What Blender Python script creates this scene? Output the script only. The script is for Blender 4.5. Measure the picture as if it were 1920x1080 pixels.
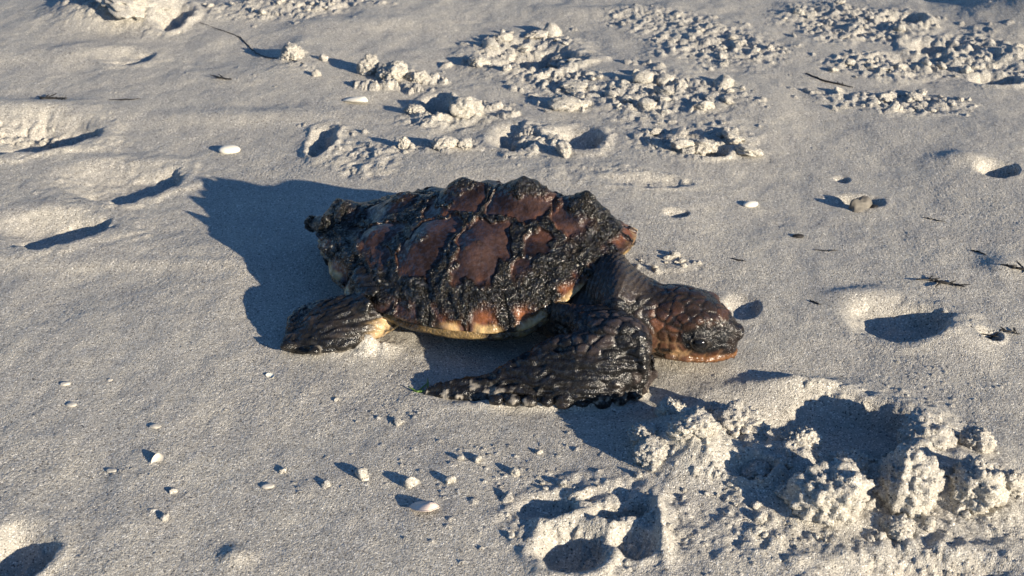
import bpy, bmesh, math, random
import numpy as np
from mathutils import Vector
from mathutils.kdtree import KDTree

for o in list(bpy.data.objects): bpy.data.objects.remove(o, do_unlink=True)
R = math.radians
scene = bpy.context.scene
COL = scene.collection
random.seed(7)
rng = np.random.default_rng(11)

# ------------------------------------------------------------------ camera
PITCH = R(28.0); DIST = 1.0; HFOV = R(45.0)
FPX = 960 / math.tan(HFOV / 2)
CAM = np.array([0.0, -DIST * math.cos(PITCH), DIST * math.sin(PITCH)])
cd = bpy.data.cameras.new('camera')
cam = bpy.data.objects.new('camera', cd); COL.objects.link(cam)
cam.location = CAM; cam.rotation_euler = (math.pi / 2 - PITCH, 0, 0)
cd.sensor_width = 36; cd.lens = 18 / math.tan(HFOV / 2)
cd.clip_start = 0.02; cd.clip_end = 500
cd.dof.use_dof = True; cd.dof.focus_distance = 0.95; cd.dof.aperture_fstop = 20
scene.camera = cam
# ------------------------------------------------------------------ light
SUN_AZ, SUN_EL = 49.5, 15.4          # sun stands to the right of and behind the camera
sx, sy = math.sin(R(SUN_AZ)), -math.cos(R(SUN_AZ))
SUND = np.array([sx * math.cos(R(SUN_EL)), sy * math.cos(R(SUN_EL)), math.sin(R(SUN_EL))])
w = bpy.data.worlds.new('World'); scene.world = w; w.use_nodes = True
nt = w.node_tree
sky = nt.nodes.new('ShaderNodeTexSky'); sky.sky_type = 'NISHITA'; sky.sun_disc = False
sky.sun_elevation = R(SUN_EL); sky.sun_rotation = math.atan2(sx, sy)
bg = nt.nodes['Background']; bg.inputs[1].default_value = 0.072
sky.ozone_density = 6.0; sky.dust_density = 0.3
nt.links.new(sky.outputs[0], bg.inputs[0])
sl = bpy.data.lights.new('sun', 'SUN'); sl.energy = 5.0; sl.angle = R(0.53); sl.color = (1.0, 0.87, 0.68)
sun = bpy.data.objects.new('sun', sl); COL.objects.link(sun)
sun.rotation_euler = Vector(SUND).to_track_quat('Z', 'Y').to_euler()
sun.location = (1, -1, 1)
vs = scene.view_settings
vs.view_transform = 'Standard'; vs.look = 'None'; vs.gamma = 1; vs.exposure = 0.90; vs.use_curve_mapping = False
scene.render.resolution_x = 1024; scene.render.resolution_y = 576

# ------------------------------------------------------------------ measuring helpers
FWD = np.array([0, math.cos(PITCH), -math.sin(PITCH)]); UPV = np.array([0, math.sin(PITCH), math.cos(PITCH)])
def P(px, py, z=0.0):
    """point of the place at height z seen at photo position px, py"""
    d = FWD * FPX + np.array([px - 960.0, 0, 0]) + UPV * (540.0 - py)
    t = (z - CAM[2]) / d[2]
    return CAM + d * t
def PX(py):        # metres per photo pixel on the ground across, and in depth
    p = P(960, py); s = np.linalg.norm(p - CAM) / FPX
    q = P(960, py - 1)
    return s, q[1] - p[1]

# ------------------------------------------------------------------ noise
def _h(ix, iy, iz, seed):
    h = (ix.astype(np.int64) * 374761393 + iy.astype(np.int64) * 668265263 + iz.astype(np.int64) * 2147483647 // 7 + seed * 974711) & 0xffffffff
    h = ((h ^ (h >> 13)) * 1274126177) & 0xffffffff
    h = ((h ^ (h >> 16)) * 2246822519) & 0xffffffff
    return ((h ^ (h >> 15)) & 0xffffff) / 16777216.0
def n2(x, y, seed=0):
    ix, iy = np.floor(x), np.floor(y); fx, fy = x - ix, y - iy
    fx = fx * fx * (3 - 2 * fx); fy = fy * fy * (3 - 2 * fy); z = np.zeros_like(ix)
    a = _h(ix, iy, z, seed); b = _h(ix + 1, iy, z, seed); c = _h(ix, iy + 1, z, seed); d = _h(ix + 1, iy + 1, z, seed)
    return ((a + (b - a) * fx) * (1 - fy) + (c + (d - c) * fx) * fy) * 2 - 1
def n3(p, seed=0):
    i = np.floor(p); f = p - i; f = f * f * (3 - 2 * f); r = 0
    for dx in (0, 1):
        for dy in (0, 1):
            for dz in (0, 1):
                wgt = (f[:, 0] if dx else 1 - f[:, 0]) * (f[:, 1] if dy else 1 - f[:, 1]) * (f[:, 2] if dz else 1 - f[:, 2])
                r = r + wgt * _h(i[:, 0] + dx, i[:, 1] + dy, i[:, 2] + dz, seed)
    return r * 2 - 1
def f2(x, y, oct=3, seed=0, g=0.5):
    a = 1; s = 0; t = 0
    for k in range(oct):
        s = s + a * n2(x * 2.03 ** k + 17 * k, y * 2.03 ** k - 9 * k, seed + k); t += a; a *= g
    return s / t
def f3(p, oct=3, seed=0, g=0.5):
    a = 1; s = 0; t = 0
    for k in range(oct):
        s = s + a * n3(p * 2.03 ** k + 11.3 * k, seed + k); t += a; a *= g
    return s / t
def vor3(p, seed=0, jit=1.0):
    i = np.floor(p); n = len(p)
    d1 = np.full(n, 9.0); d2 = np.full(n, 9.0); cid = np.zeros(n)
    for dx in (-1, 0, 1):
        for dy in (-1, 0, 1):
            for dz in (-1, 0, 1):
                a, b, c = i[:, 0] + dx, i[:, 1] + dy, i[:, 2] + dz
                qx = a + .5 + jit * (_h(a, b, c, seed) - .5); qy = b + .5 + jit * (_h(a, b, c, seed + 1) - .5); qz = c + .5 + jit * (_h(a, b, c, seed + 2) - .5)
                d = np.sqrt((p[:, 0] - qx) ** 2 + (p[:, 1] - qy) ** 2 + (p[:, 2] - qz) ** 2)
                m = d < d1
                d2 = np.where(m, d1, np.minimum(d2, d)); cid = np.where(m, _h(a, b, c, seed + 5), cid); d1 = np.where(m, d, d1)
    return d1, d2, cid
def ss(a, b, x):
    t = np.clip((x - a) / (b - a), 0, 1); return t * t * (3 - 2 * t)

# ------------------------------------------------------------------ materials
def new_mat(name):
    m = bpy.data.materials.new(name); m.use_nodes = True
    nt = m.node_tree; nt.nodes.clear()
    out = nt.nodes.new('ShaderNodeOutputMaterial'); b = nt.nodes.new('ShaderNodeBsdfPrincipled')
    nt.links.new(b.outputs[0], out.inputs[0])
    return m, nt, b
def nd(nt, t, **kw):
    n = nt.nodes.new(t)
    for k, v in kw.items(): setattr(n, k, v)
    return n
def ramp(nt, stops):
    r = nt.nodes.new('ShaderNodeValToRGB'); e = r.color_ramp.elements
    while len(e) < len(stops): e.new(0.5)
    for k, (p, c) in enumerate(stops):
        e[k].position = p; e[k].color = (c[0], c[1], c[2], 1)
    return r
def tex(nt, t, pos, scale, **kw):
    n = nt.nodes.new(t)
    for k, v in kw.items():
        if k in n.inputs: n.inputs[k].default_value = v
        else: setattr(n, k, v)
    n.inputs['Scale'].default_value = scale
    nt.links.new(pos, n.inputs['Vector']); return n
def mix(nt, fac, a, b, mode='MIX'):
    m = nt.nodes.new('ShaderNodeMix'); m.data_type = 'RGBA'; m.blend_type = mode
    for s, v in ((m.inputs[0], fac), (m.inputs[6], a), (m.inputs[7], b)):
        if isinstance(v, (int, float)): s.default_value = v
        elif isinstance(v, tuple): s.default_value = (*v, 1)
        else: nt.links.new(v, s)
    return m.outputs[2]
def math_(nt, op, a, b=None):
    m = nt.nodes.new('ShaderNodeMath'); m.operation = op
    for s, v in ((m.inputs[0], a), (m.inputs[1], b)):
        if v is None: continue
        if isinstance(v, (int, float)): s.default_value = v
        else: nt.links.new(v, s)
    return m.outputs[0]
def bump(nt, h, strength, dist, prev=None):
    b = nt.nodes.new('ShaderNodeBump'); b.inputs['Strength'].default_value = strength; b.inputs['Distance'].default_value = dist
    nt.links.new(h, b.inputs['Height'])
    if prev is not None: nt.links.new(prev, b.inputs['Normal'])
    return b.outputs[0]

def sand_material(name, tint=(1, 1, 1)):
    m, nt, b = new_mat(name)
    g = nd(nt, 'ShaderNodeNewGeometry'); pos = g.outputs['Position']
    v = tex(nt, 'ShaderNodeTexVoronoi', pos, 1150.0)
    sep = nd(nt, 'ShaderNodeSeparateColor'); nt.links.new(v.outputs['Color'], sep.inputs[0])
    t = tint
    c = lambda r, g_, b_: (r * t[0], g_ * t[1], b_ * t[2])
    rp = ramp(nt, [(0.0, c(.07, .064, .056)), (.04, c(.18, .167, .147)), (.10, c(.36, .341, .303)), (.5, c(.43, .408, .362)), (.85, c(.51, .485, .433)), (.97, c(.80, .77, .70))])
    nt.links.new(sep.outputs[0], rp.inputs[0])
    n1 = tex(nt, 'ShaderNodeTexNoise', pos, 26.0, Detail=4.0)
    r1 = ramp(nt, [(.3, (.88, .88, .89)), (.7, (1.06, 1.05, 1.02))]); nt.links.new(n1.outputs[0], r1.inputs[0])
    col = mix(nt, 1.0, rp.outputs[0], r1.outputs[0], 'MULTIPLY')
    nt.links.new(col, b.inputs['Base Color'])
    b.inputs['Roughness'].default_value = 0.75
    rr = ramp(nt, [(.90, (.8, .8, .8)), (.96, (.25, .25, .25))]); nt.links.new(sep.outputs[1], rr.inputs[0])
    nt.links.new(rr.outputs[0], b.inputs['Roughness'])
    n2_ = tex(nt, 'ShaderNodeTexNoise', pos, 620.0, Detail=3.0, Roughness=.7)
    h = math_(nt, 'SUBTRACT', n2_.outputs[0], math_(nt, 'MULTIPLY', v.outputs['Distance'], .55))
    nt.links.new(bump(nt, h, 1.0, .0009), b.inputs['Normal'])
    return m
SAND = sand_material('sand')

def vcol_material(name, rough=(.45, .22), bumps=((700, .0007), (2200, .0003)), spec=.5, coat=0.0, glint=(.35, 1.6)):
    """pigment from the mesh attribute Col, crust thickness from the attribute crust"""
    m, nt, b = new_mat(name)
    g = nd(nt, 'ShaderNodeNewGeometry'); pos = g.outputs['Position']
    a = nd(nt, 'ShaderNodeAttribute', attribute_name='Col'); cr = nd(nt, 'ShaderNodeAttribute', attribute_name='crust')
    n1 = tex(nt, 'ShaderNodeTexNoise', pos, 300.0, Detail=4.0)
    r1 = ramp(nt, [(.3, (.72, .72, .72)), (.7, (1.22, 1.2, 1.18))]); nt.links.new(n1.outputs[0], r1.inputs[0])
    nt.links.new(mix(nt, 1.0, a.outputs['Color'], r1.outputs[0], 'MULTIPLY'), b.inputs['Base Color'])
    n2_ = tex(nt, 'ShaderNodeTexNoise', pos, 420.0, Detail=3.0)
    rg = math_(nt, 'ADD', math_(nt, 'MULTIPLY', cr.outputs['Fac'], rough[1] - rough[0]), rough[0])
    rg = math_(nt, 'ADD', rg, math_(nt, 'MULTIPLY', math_(nt, 'SUBTRACT', n2_.outputs[0], .5), .30))
    nt.links.new(rg, b.inputs['Roughness'])
    gl = tex(nt, 'ShaderNodeTexNoise', pos, 330.0, Detail=3.0, Roughness=.6)
    gr = ramp(nt, [(.48, (spec * glint[0],) * 3), (.60, (spec * glint[1],) * 3)]); nt.links.new(gl.outputs[0], gr.inputs[0])
    nt.links.new(gr.outputs[0], b.inputs['Specular IOR Level'])
    b.inputs['Coat Weight'].default_value = coat; b.inputs['Coat Roughness'].default_value = .15
    k1 = tex(nt, 'ShaderNodeTexNoise', pos, bumps[0][0], Detail=4.0, Roughness=.65)
    k2 = tex(nt, 'ShaderNodeTexVoronoi', pos, bumps[1][0])
    amp = math_(nt, 'ADD', math_(nt, 'MULTIPLY', cr.outputs['Fac'], .85), .15)
    nn = bump(nt, math_(nt, 'MULTIPLY', k1.outputs[0], amp), 1.0, bumps[0][1] * 2)
    nn = bump(nt, math_(nt, 'MULTIPLY', k2.outputs['Distance'], amp), 1.0, bumps[1][1] * 2, nn)
    nt.links.new(nn, b.inputs['Normal'])
    return m
SHELLM = vcol_material('wet_shell', rough=(.36, .15), bumps=((240, .0014), (620, .0006)), spec=.7)
SKINM = vcol_material('wet_skin', rough=(.27, .19), bumps=((600, .0004), (1000, .0002)), spec=.6, glint=(.45, 1.4))

def plain_material(name, c0, c1, rough, scale=200, bd=.0003, spec=.4):
    m, nt, b = new_mat(name)
    g = nd(nt, 'ShaderNodeNewGeometry'); pos = g.outputs['Position']
    n = tex(nt, 'ShaderNodeTexNoise', pos, scale, Detail=4.0)
    r = ramp(nt, [(.3, c0), (.7, c1)]); nt.links.new(n.outputs[0], r.inputs[0])
    nt.links.new(r.outputs[0], b.inputs['Base Color']); b.inputs['Roughness'].default_value = rough
    b.inputs['Specular IOR Level'].default_value = spec
    nt.links.new(bump(nt, n.outputs[0], .8, bd), b.inputs['Normal'])
    return m
M_WHITE = plain_material('white_shell', (.66, .62, .52), (.80, .77, .68), .4, 120)
M_PINK = plain_material('pink_shell', (.60, .47, .41), (.74, .64, .57), .45, 160)
M_PEBBLE = plain_material('pale_pebble', (.36, .34, .30), (.55, .52, .46), .6, 240)
M_STONE = plain_material('grey_stone', (.10, .092, .08), (.19, .172, .145), .7, 160)
M_BLACK = plain_material('black_weed', (.008, .008, .009), (.03, .027, .024), .6, 400)
M_EYE = plain_material('eye', (.006, .006, .007), (.012, .012, .014), .12, 300, .0001)
M_GREEN = plain_material('green_weed', (.08, .16, .03), (.16, .26, .06), .5, 300)

# ------------------------------------------------------------------ mesh helpers
def mesh_obj(name, V, F, mat, parent=None, smooth=True, Col=None, crust=None, origin=None):
    V = np.asarray(V, float)
    if origin is not None: V = V - origin
    me = bpy.data.meshes.new(name)
    me.from_pydata(V.tolist(), [], [tuple(f) for f in F]) if not isinstance(F, np.ndarray) else fill(me, V, F)
    if smooth: me.polygons.foreach_set('use_smooth', np.ones(len(me.polygons), bool))
    if Col is not None:
        a = me.color_attributes.new('Col', 'FLOAT_COLOR', 'POINT')
        a.data.foreach_set('color', np.c_[Col, np.ones(len(V))].astype(np.float32).ravel())
    if crust is not None:
        a = me.attributes.new('crust', 'FLOAT', 'POINT'); a.data.foreach_set('value', np.asarray(crust, np.float32))
    me.materials.append(mat); me.update()
    ob = bpy.data.objects.new(name, me); COL.objects.link(ob)
    if parent is not None: ob.parent = parent
    return ob
def fill(me, V, F):
    n = F.shape[1]
    me.vertices.add(len(V)); me.vertices.foreach_set('co', V.astype(np.float32).ravel())
    me.loops.add(F.size); me.loops.foreach_set('vertex_index', F.astype(np.int32).ravel())
    me.polygons.add(len(F)); me.polygons.foreach_set('loop_start', np.arange(0, F.size, n, dtype=np.int32))
    me.polygons.foreach_set('loop_total', np.full(len(F), n, np.int32)); me.update(calc_edges=True)
def tag(o, label=None, cat=None, group=None, kind=None):
    for k, v in (('label', label), ('category', cat), ('group', group), ('kind', kind)):
        if v: o[k] = v
    return o
def ico(sub):
    bm = bmesh.new(); bmesh.ops.create_icosphere(bm, subdivisions=sub, radius=1)
    V = np.array([v.co[:] for v in bm.verts]); F = np.array([[v.index for v in f.verts] for f in bm.faces]); bm.free()
    return V, F

# ================================================================== SAND
print('sand')
def graded(lo, hi, step, outer):
    core = [lo]
    while core[-1] < hi: core.append(core[-1] + step(core[-1]))
    a, s = [], step(core[-1])
    x = core[-1]
    while x < outer: s *= 1.25; x += s; a.append(x)
    b = []; x = core[0]; s = step(core[0])
    while x > -outer: s *= 1.25; x -= s; b.append(x)
    return np.array(b[::-1] + core + a)
xs = graded(-1.0, 1.0, lambda x: .0010 if abs(x) < .5 else .0010 + (abs(x) - .5) * .0036, 200)
ys = graded(-.42, 1.15, lambda y: .0009 + .0026 * max(0, (y + .42) / 1.57) , 200)
X, Y = np.meshgrid(xs, ys)
Z = np.zeros_like(X)
print(X.shape)
O = np.array([-.03, -.002])                      # the turtle stands here
calm = 1 - .85 * np.exp(-(((X - O[0] - .03) / .2) ** 2 + ((Y + .02 - O[1]) / .13) ** 2) ** 2)
far = ss(.05, .9, Y)
Z += calm * (.006 * f2(X * 4, Y * 4, 2, 3) + (.0020 + .0022 * far) * f2(X * 15, Y * 11, 2, 5) + .0011 * far * f2(X * 40, Y * 26, 2, 6))
Z += .0007 * f2(X * 70, Y * 60, 2, 8)
Z += .05 * ss(1.6, 6, np.abs(Y)) * f2(X * .4, Y * .4, 3, 9)

def win(cx, cy, r):
    i0, i1 = np.searchsorted(xs, [cx - r, cx + r]); j0, j1 = np.searchsorted(ys, [cy - r, cy + r])
    s = (slice(j0, j1 + 1), slice(i0, i1 + 1)); return s, X[s] - cx, Y[s] - cy
def dent(px, py, rx, ry, depth, rot=0, steep=.25, soft=.9, lip=.25, seed=0):
    """old print: steep on the sun's side, soft on the far side, with a raised lip"""
    c = P(px, py); s0, d0 = PX(py); a, b = rx * s0, ry * d0
    sl_, u, v = win(c[0], c[1], 2.2 * max(a, b))
    cr, sr = math.cos(R(rot)), math.sin(R(rot))
    uu, vv = (u * cr + v * sr) / a, (-u * sr + v * cr) / b
    r = np.sqrt(uu ** 2 + vv ** 2) * (1 + .28 * f2((u + c[0]) * 22, (v + c[1]) * 22, 3, seed + 60) + .10 * f2((u + c[0]) * 110, (v + c[1]) * 110, 2, seed + 61))
    s = (u * sx + v * sy) / (np.sqrt(u * u + v * v) + 1e-6)
    wall = soft + (steep - soft) * ss(-.2, .7, s)
    Z[sl_] -= depth * ss(0, 1, (1.0 - r) / wall) * (1 + .22 * f2(X[sl_] * 60, Y[sl_] * 60, 3, seed + 7))
    Z[sl_] += depth * lip * np.exp(-((r - 1.12) / .2) ** 2) * (.6 + .4 * s)
def mound(px, py, rx, ry, h, rot=0, pw=1.0, rough=0.0, seed=0):
    c = P(px, py); s0, d0 = PX(py); a, b = rx * s0, ry * d0
    sl_, u, v = win(c[0], c[1], 2.4 * max(a, b))
    cr, sr = math.cos(R(rot)), math.sin(R(rot))
    uu, vv = (u * cr + v * sr) / a, (-u * sr + v * cr) / b
    e = np.exp(-(uu ** 2 + vv ** 2) ** pw)
    Z[sl_] += h * e * (1 + rough * f2((u + c[0]) * 90, (v + c[1]) * 90, 3, seed + 80))
def crumb(cx, cy, r, h, plate=False, sink=.25):
    sl_, u, v = win(cx, cy, r * 1.5)
    if u.size < 4: return
    an = random.random() * 6.28; asp = random.uniform(.4, 1)
    uu = (u * math.cos(an) + v * math.sin(an)) / r; vv = (-u * math.sin(an) + v * math.cos(an)) / (r * asp)
    if plate:
        d = np.full(uu.shape, -9.0); k = random.randint(4, 6); a0 = random.random() * 6
        for i in range(k):
            a = a0 + 6.283 * i / k + random.uniform(-.35, .35); d = np.maximum(d, (uu * math.cos(a) + vv * math.sin(a)) * random.uniform(.95, 1.35))
        z = h * np.clip((1 - d) * 2.6, 0, 1) * (1 + random.uniform(-.5, .5) * uu + random.uniform(-.5, .5) * vv)
        z = z * (1 + .25 * f2((u + cx) * 260, (v + cy) * 260, 2, 4)); ok = d < 1
    else:
        d = (uu * uu + vv * vv) * (1 + .8 * f2((u + cx) * 1.9 / r, (v + cy) * 1.9 / r, 3, 2))
        z = h * np.sqrt(np.clip(1 - d, 0, 1)) * (1 + .3 * f2((u + cx) * 2.6 / r, (v + cy) * 2.6 / r, 2, 6)); ok = d < 1
    j = len(u) // 2; base = Z[sl_][j, u.shape[1] // 2]
    Z[sl_] = np.where(ok, np.maximum(Z[sl_], np.minimum(base, Z[sl_].mean()) - sink * h + z), Z[sl_])
def rubble(px, py, rx, ry, n, s=(4, 14), plate=.4, rough=.003, rot=0, hf=(.25, .8)):
    """trampled sand: broken crust, crumbs and flakes as one relief"""
    c = P(px, py); s0, d0 = PX(py); a, b = rx * s0, ry * d0
    sl_, u, v = win(c[0], c[1], 1.5 * max(a, b))
    cr, sr = math.cos(R(rot)), math.sin(R(rot))
    uu, vv = (u * cr + v * sr) / a, (-u * sr + v * cr) / b
    m = 1 - ss(.5, 1.15, np.sqrt(uu ** 2 + vv ** 2) * (1 + .4 * f2(X[sl_] * 22, Y[sl_] * 18, 3, int(px))))
    Z[sl_] += m * rough * .6 * (1.4 * (.5 - np.abs(f2(X[sl_] * 40 + 3 * f2(X[sl_] * 9, Y[sl_] * 9, 2, 5), Y[sl_] * 32, 3, int(py)))) + .8 * f2(X[sl_] * 130, Y[sl_] * 110, 2, 3))
    hubs = [(random.gauss(0, .5), random.gauss(0, .45), random.uniform(.05, .38), random.uniform(-.6, .6)) for q in range(max(4, n // 7))]
    for i in range(int(n * 1.0)):
        h_ = random.choice(hubs); e_ = random.gauss(0, 1.0) * h_[2]
        lu, lv = (h_[0] + e_) * a, (h_[1] + e_ * h_[3] + random.gauss(0, .09)) * b
        x, y = c[0] + lu * cr - lv * sr, c[1] + lu * sr + lv * cr
        q = random.random() ** 2.6; r = (s[0] * .7 + (s[1] - s[0] * .7) * q) * s0
        crumb(x, y, r, r * random.uniform(*hf), random.random() < plate + .3)

# --- soft old prints and swells, plus one unseen heap added for its shadow
dent(85, 432, 130, 38, .010, steep=.16, seed=1); mound(20, 400, 150, 26, .004)
dent(215, 335, 120, 42, .010, steep=.16, seed=2)
dent(70, 250, 120, 40, .016, steep=.2, seed=3); rubble(50, 245, 95, 30, 90, (4, 14), .4, .004)
mound(40, 205, 160, 18, .012); mound(450, 218, 180, 14, .006); mound(250, 300, 90, 12, .003)
dent(235, 105, 60, 18, .008, steep=.2, seed=4); mound(150, 100, 150, 18, .006)
mound(230, 28, 130, 26, .022, pw=2, rough=.25); dent(330, 35, 36, 22, .02, steep=.3, seed=5); dent(140, 12, 24, 12, .02, seed=6)
mound(680, 48, 130, 14, .006); mound(1130, 20, 90, 12, .008)
mound(120, 470, 420, 34, .0035, pw=1.6); mound(330, 500, 260, 10, .0015)
dent(603, 268, 26, 32, .012, steep=.2, seed=7); dent(1266, 402, 30, 10, .0045, steep=.2, lip=.05, seed=8)
dent(1390, 574, 36, 24, .0075, steep=.25, lip=.05, seed=9)
dent(1870, 322, 48, 17, .012, steep=.2, lip=.05, seed=10); mound(1800, 302, 46, 12, .005)
dent(1600, 372, 66, 15, .008, steep=.4, lip=.05, seed=11); dent(1578, 331, 18, 8, .0045, lip=.05, seed=12)
dent(1680, 600, 96, 48, .015, steep=.2, lip=.15, seed=13); mound(1790, 640, 60, 30, .006); mound(1620, 552, 70, 14, .004)
mound(1885, 500, 40, 22, .006); dent(1855, 630, 26, 14, .006, seed=15)
dent(20, 1045, 75, 70, .018, steep=.25, soft=.9, lip=.1, seed=16)
mound(440, 1046, 32, 20, .0035)
mound(2090, 30, 180, 40, .12); mound(1900, 110, 60, 12, .01)  # first mound: heap added out of view to shade the far corner
dent(1200, 345, 90, 14, .004, seed=17); dent(1700, 110, 80, 14, .008, seed=18)
mound(900, 330, 260, 34, .006); mound(680, 290, 120, 40, .006)
# sand pushed up around the flippers
mound(662, 656, 66, 13, .013, rough=1.1); mound(1040, 764, 130, 8, .007, rough=1.0); mound(1190, 745, 26, 8, .004, rough=.8)
# --- trampled ground behind the turtle
rubble(760, 150, 70, 26, 60, (5, 20), .4, .006, hf=(.6, 1.1))
dent(985, 105, 95, 32, .020, steep=.3, seed=20); rubble(985, 105, 130, 52, 170, (4, 16), .45, .006)
rubble(850, 215, 95, 34, 80, (5, 18), .45, .007); dent(815, 200, 34, 26, .022, steep=.2, seed=21)
rubble(1040, 150, 70, 36, 70, (4, 13), .5, .005)
dent(960, 258, 50, 28, .014, steep=.2, seed=22); rubble(1010, 260, 90, 34, 70, (5, 16), .45, .006)
dent(1085, 258, 46, 24, .014, steep=.2, seed=23)
rubble(1225, 185, 180, 46, 260, (3, 15), .5, .006)
rubble(1310, 265, 130, 36, 150, (3, 15), .6, .006); dent(1330, 285, 40, 12, .012, seed=24)
rubble(840, 280, 60, 16, 50, (4, 14), .5, .006); rubble(690, 300, 80, 44, 90, (3, 10), .4, .005); rubble(620, 250, 60, 16, 40, (3, 9), .4, .004)
rubble(1350, 90, 130, 44, 200, (3, 12), .5, .007); rubble(1230, 40, 120, 28, 90, (3, 10), .5, .006)
rubble(1640, 125, 110, 26, 120, (3, 12), .5, .008, rot=-18)
rubble(1690, 195, 150, 22, 210, (3, 14), .5, .008, rot=-10); rubble(1560, 185, 50, 16, 40, (3, 10), .5, .005)
rubble(1600, 45, 150, 40, 190, (3, 12), .5, .009); rubble(1820, 110, 120, 46, 180, (3, 12), .5, .009)
dent(1745, 90, 50, 14, .016, seed=25); dent(1860, 150, 50, 12, .014, seed=26); dent(1690, 40, 50, 12, .014, seed=27)
rubble(520, 20, 150, 22, 160, (2.5, 9), .5, .006); rubble(640, 8, 90, 12, 60, (3, 10), .5, .006)
rubble(560, 120, 60, 24, 26, (2.5, 8), .3, .002); rubble(1270, 500, 80, 18, 34, (3, 9), .3, .003)
rubble(1130, 330, 150, 30, 30, (2, 6), .3, .002)
# --- fresh print in front of the head, broken sand at its edge
dent(1530, 800, 190, 60, .012, steep=.22, soft=.7, lip=.55, rot=-8, seed=30)
mound(1490, 726, 100, 14, .009); rubble(1560, 738, 60, 14, 40, (3, 8), .3, .004)
mound(1275, 836, 66, 46, .015, rot=35, pw=1.2, rough=.1, seed=1); mound(1330, 880, 105, 46, .012, rough=.15, seed=2)
mound(1480, 880, 60, 40, .010, rough=.2, seed=3)
mound(1770, 880, 150, 50, .011, rough=.2, seed=5); mound(1580, 950, 110, 40, .008, rough=.2, seed=6)
dent(1400, 900, 46, 22, .010, steep=.2, seed=31); dent(1610, 850, 110, 36, .009, steep=.35, seed=32)
rubble(1400, 860, 230, 80, 330, (2, 9), .2, .005); rubble(1720, 930, 230, 100, 420, (2, 10), .2, .006)
dent(1160, 970, 60, 18, .009, steep=.35, rot=10, seed=33); dent(1066, 1036, 80, 44, .014, steep=.4, soft=.8, rot=-10, lip=.3, seed=34); dent(1190, 1026, 46, 30, .011, steep=.5, soft=.6, rot=-20, lip=.12, seed=35); mound(1120, 1000, 90, 12, .005, rot=-20, rough=.8); mound(1240, 1010, 14, 60, .006, rough=.8)
dent(1020, 960, 66, 30, .008, steep=.3, seed=36)
rubble(1120, 990, 190, 90, 420, (2, 9), .2, .006); rubble(1450, 1010, 200, 80, 380, (2, 8), .2, .005)
dent(1740, 1075, 220, 50, .009, steep=.6, seed=37); rubble(1760, 1040, 190, 50, 200, (2, 8), .2, .004)
# --- crumbs strewn over the smooth sand
for i in range(260):
    px, py = random.uniform(-60, 1980), random.uniform(0, 1080); c = P(px, py); s0, _ = PX(py)
    crumb(c[0], c[1], random.uniform(1.6, 4.0) * s0, random.uniform(1.2, 3) * s0, False)
for (px, py, rx, ry, n) in ((850, 890, 230, 60, 46), (300, 900, 90, 70, 14), (740, 780, 60, 16, 14), (1000, 900, 120, 60, 40), (1780, 740, 150, 60, 40), (600, 910, 80, 24, 10), (860, 650, 60, 40, 6)):
    for i in range(n):
        a, b = px + random.gauss(0, .6) * rx, py + random.gauss(0, .6) * ry; c = P(a, b); s0, _ = PX(b)
        crumb(c[0], c[1], random.uniform(2, 6) * s0, random.uniform(2, 5) * s0, False)
SMOOTH_Z = Z.copy()
Z += rng.normal(0, 1, Z.shape) * .00011 * (1 + .5 * f2(X * 12, Y * 12, 2, 44)) * np.where((np.abs(X) < 1.2) & (np.abs(Y) < 1.4), 1, 0)
ny, nx = X.shape
idx = np.arange(nx * ny).reshape(ny, nx)
Fg = np.c_[idx[:-1, :-1].ravel(), idx[:-1, 1:].ravel(), idx[1:, 1:].ravel(), idx[1:, :-1].ravel()]
ground = mesh_obj('sand_ground', np.c_[X.ravel(), Y.ravel(), Z.ravel()], Fg, SAND)
tag(ground, 'pale grey beach sand with soft old prints and trampled crumbly patches', 'sand', kind='structure')
def gz(x, y):
    i = min(max(int(np.searchsorted(xs, x)), 1), nx - 1); j = min(max(int(np.searchsorted(ys, y)), 1), ny - 1)
    return float(SMOOTH_Z[j, i])
def gmin(x, y, r):
    i0, i1 = np.searchsorted(xs, [x - r, x + r]); j0, j1 = np.searchsorted(ys, [y - r, y + r])
    return float(np.percentile(SMOOTH_Z[j0:j1 + 1, i0:i1 + 1], 30))

# ================================================================== TURTLE
print('turtle')
HEAD_ANG = R(-25.0)
ca, sa = math.cos(HEAD_ANG), math.sin(HEAD_ANG)
O3 = np.array([O[0], O[1], 0.0])
def T(x, y, z): return np.array([O[0] + x * ca - y * sa, O[1] + x * sa + y * ca, z])
def TA(A): return np.c_[O[0] + A[:, 0] * ca - A[:, 1] * sa, O[1] + A[:, 0] * sa + A[:, 1] * ca, A[:, 2]]
turtle = bpy.data.objects.new('sea_turtle', None); COL.objects.link(turtle); turtle.location = O3; turtle.empty_display_size = .05
tag(turtle, 'young sea turtle with dark algae-crusted shell lying on the sand', 'turtle')

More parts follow.
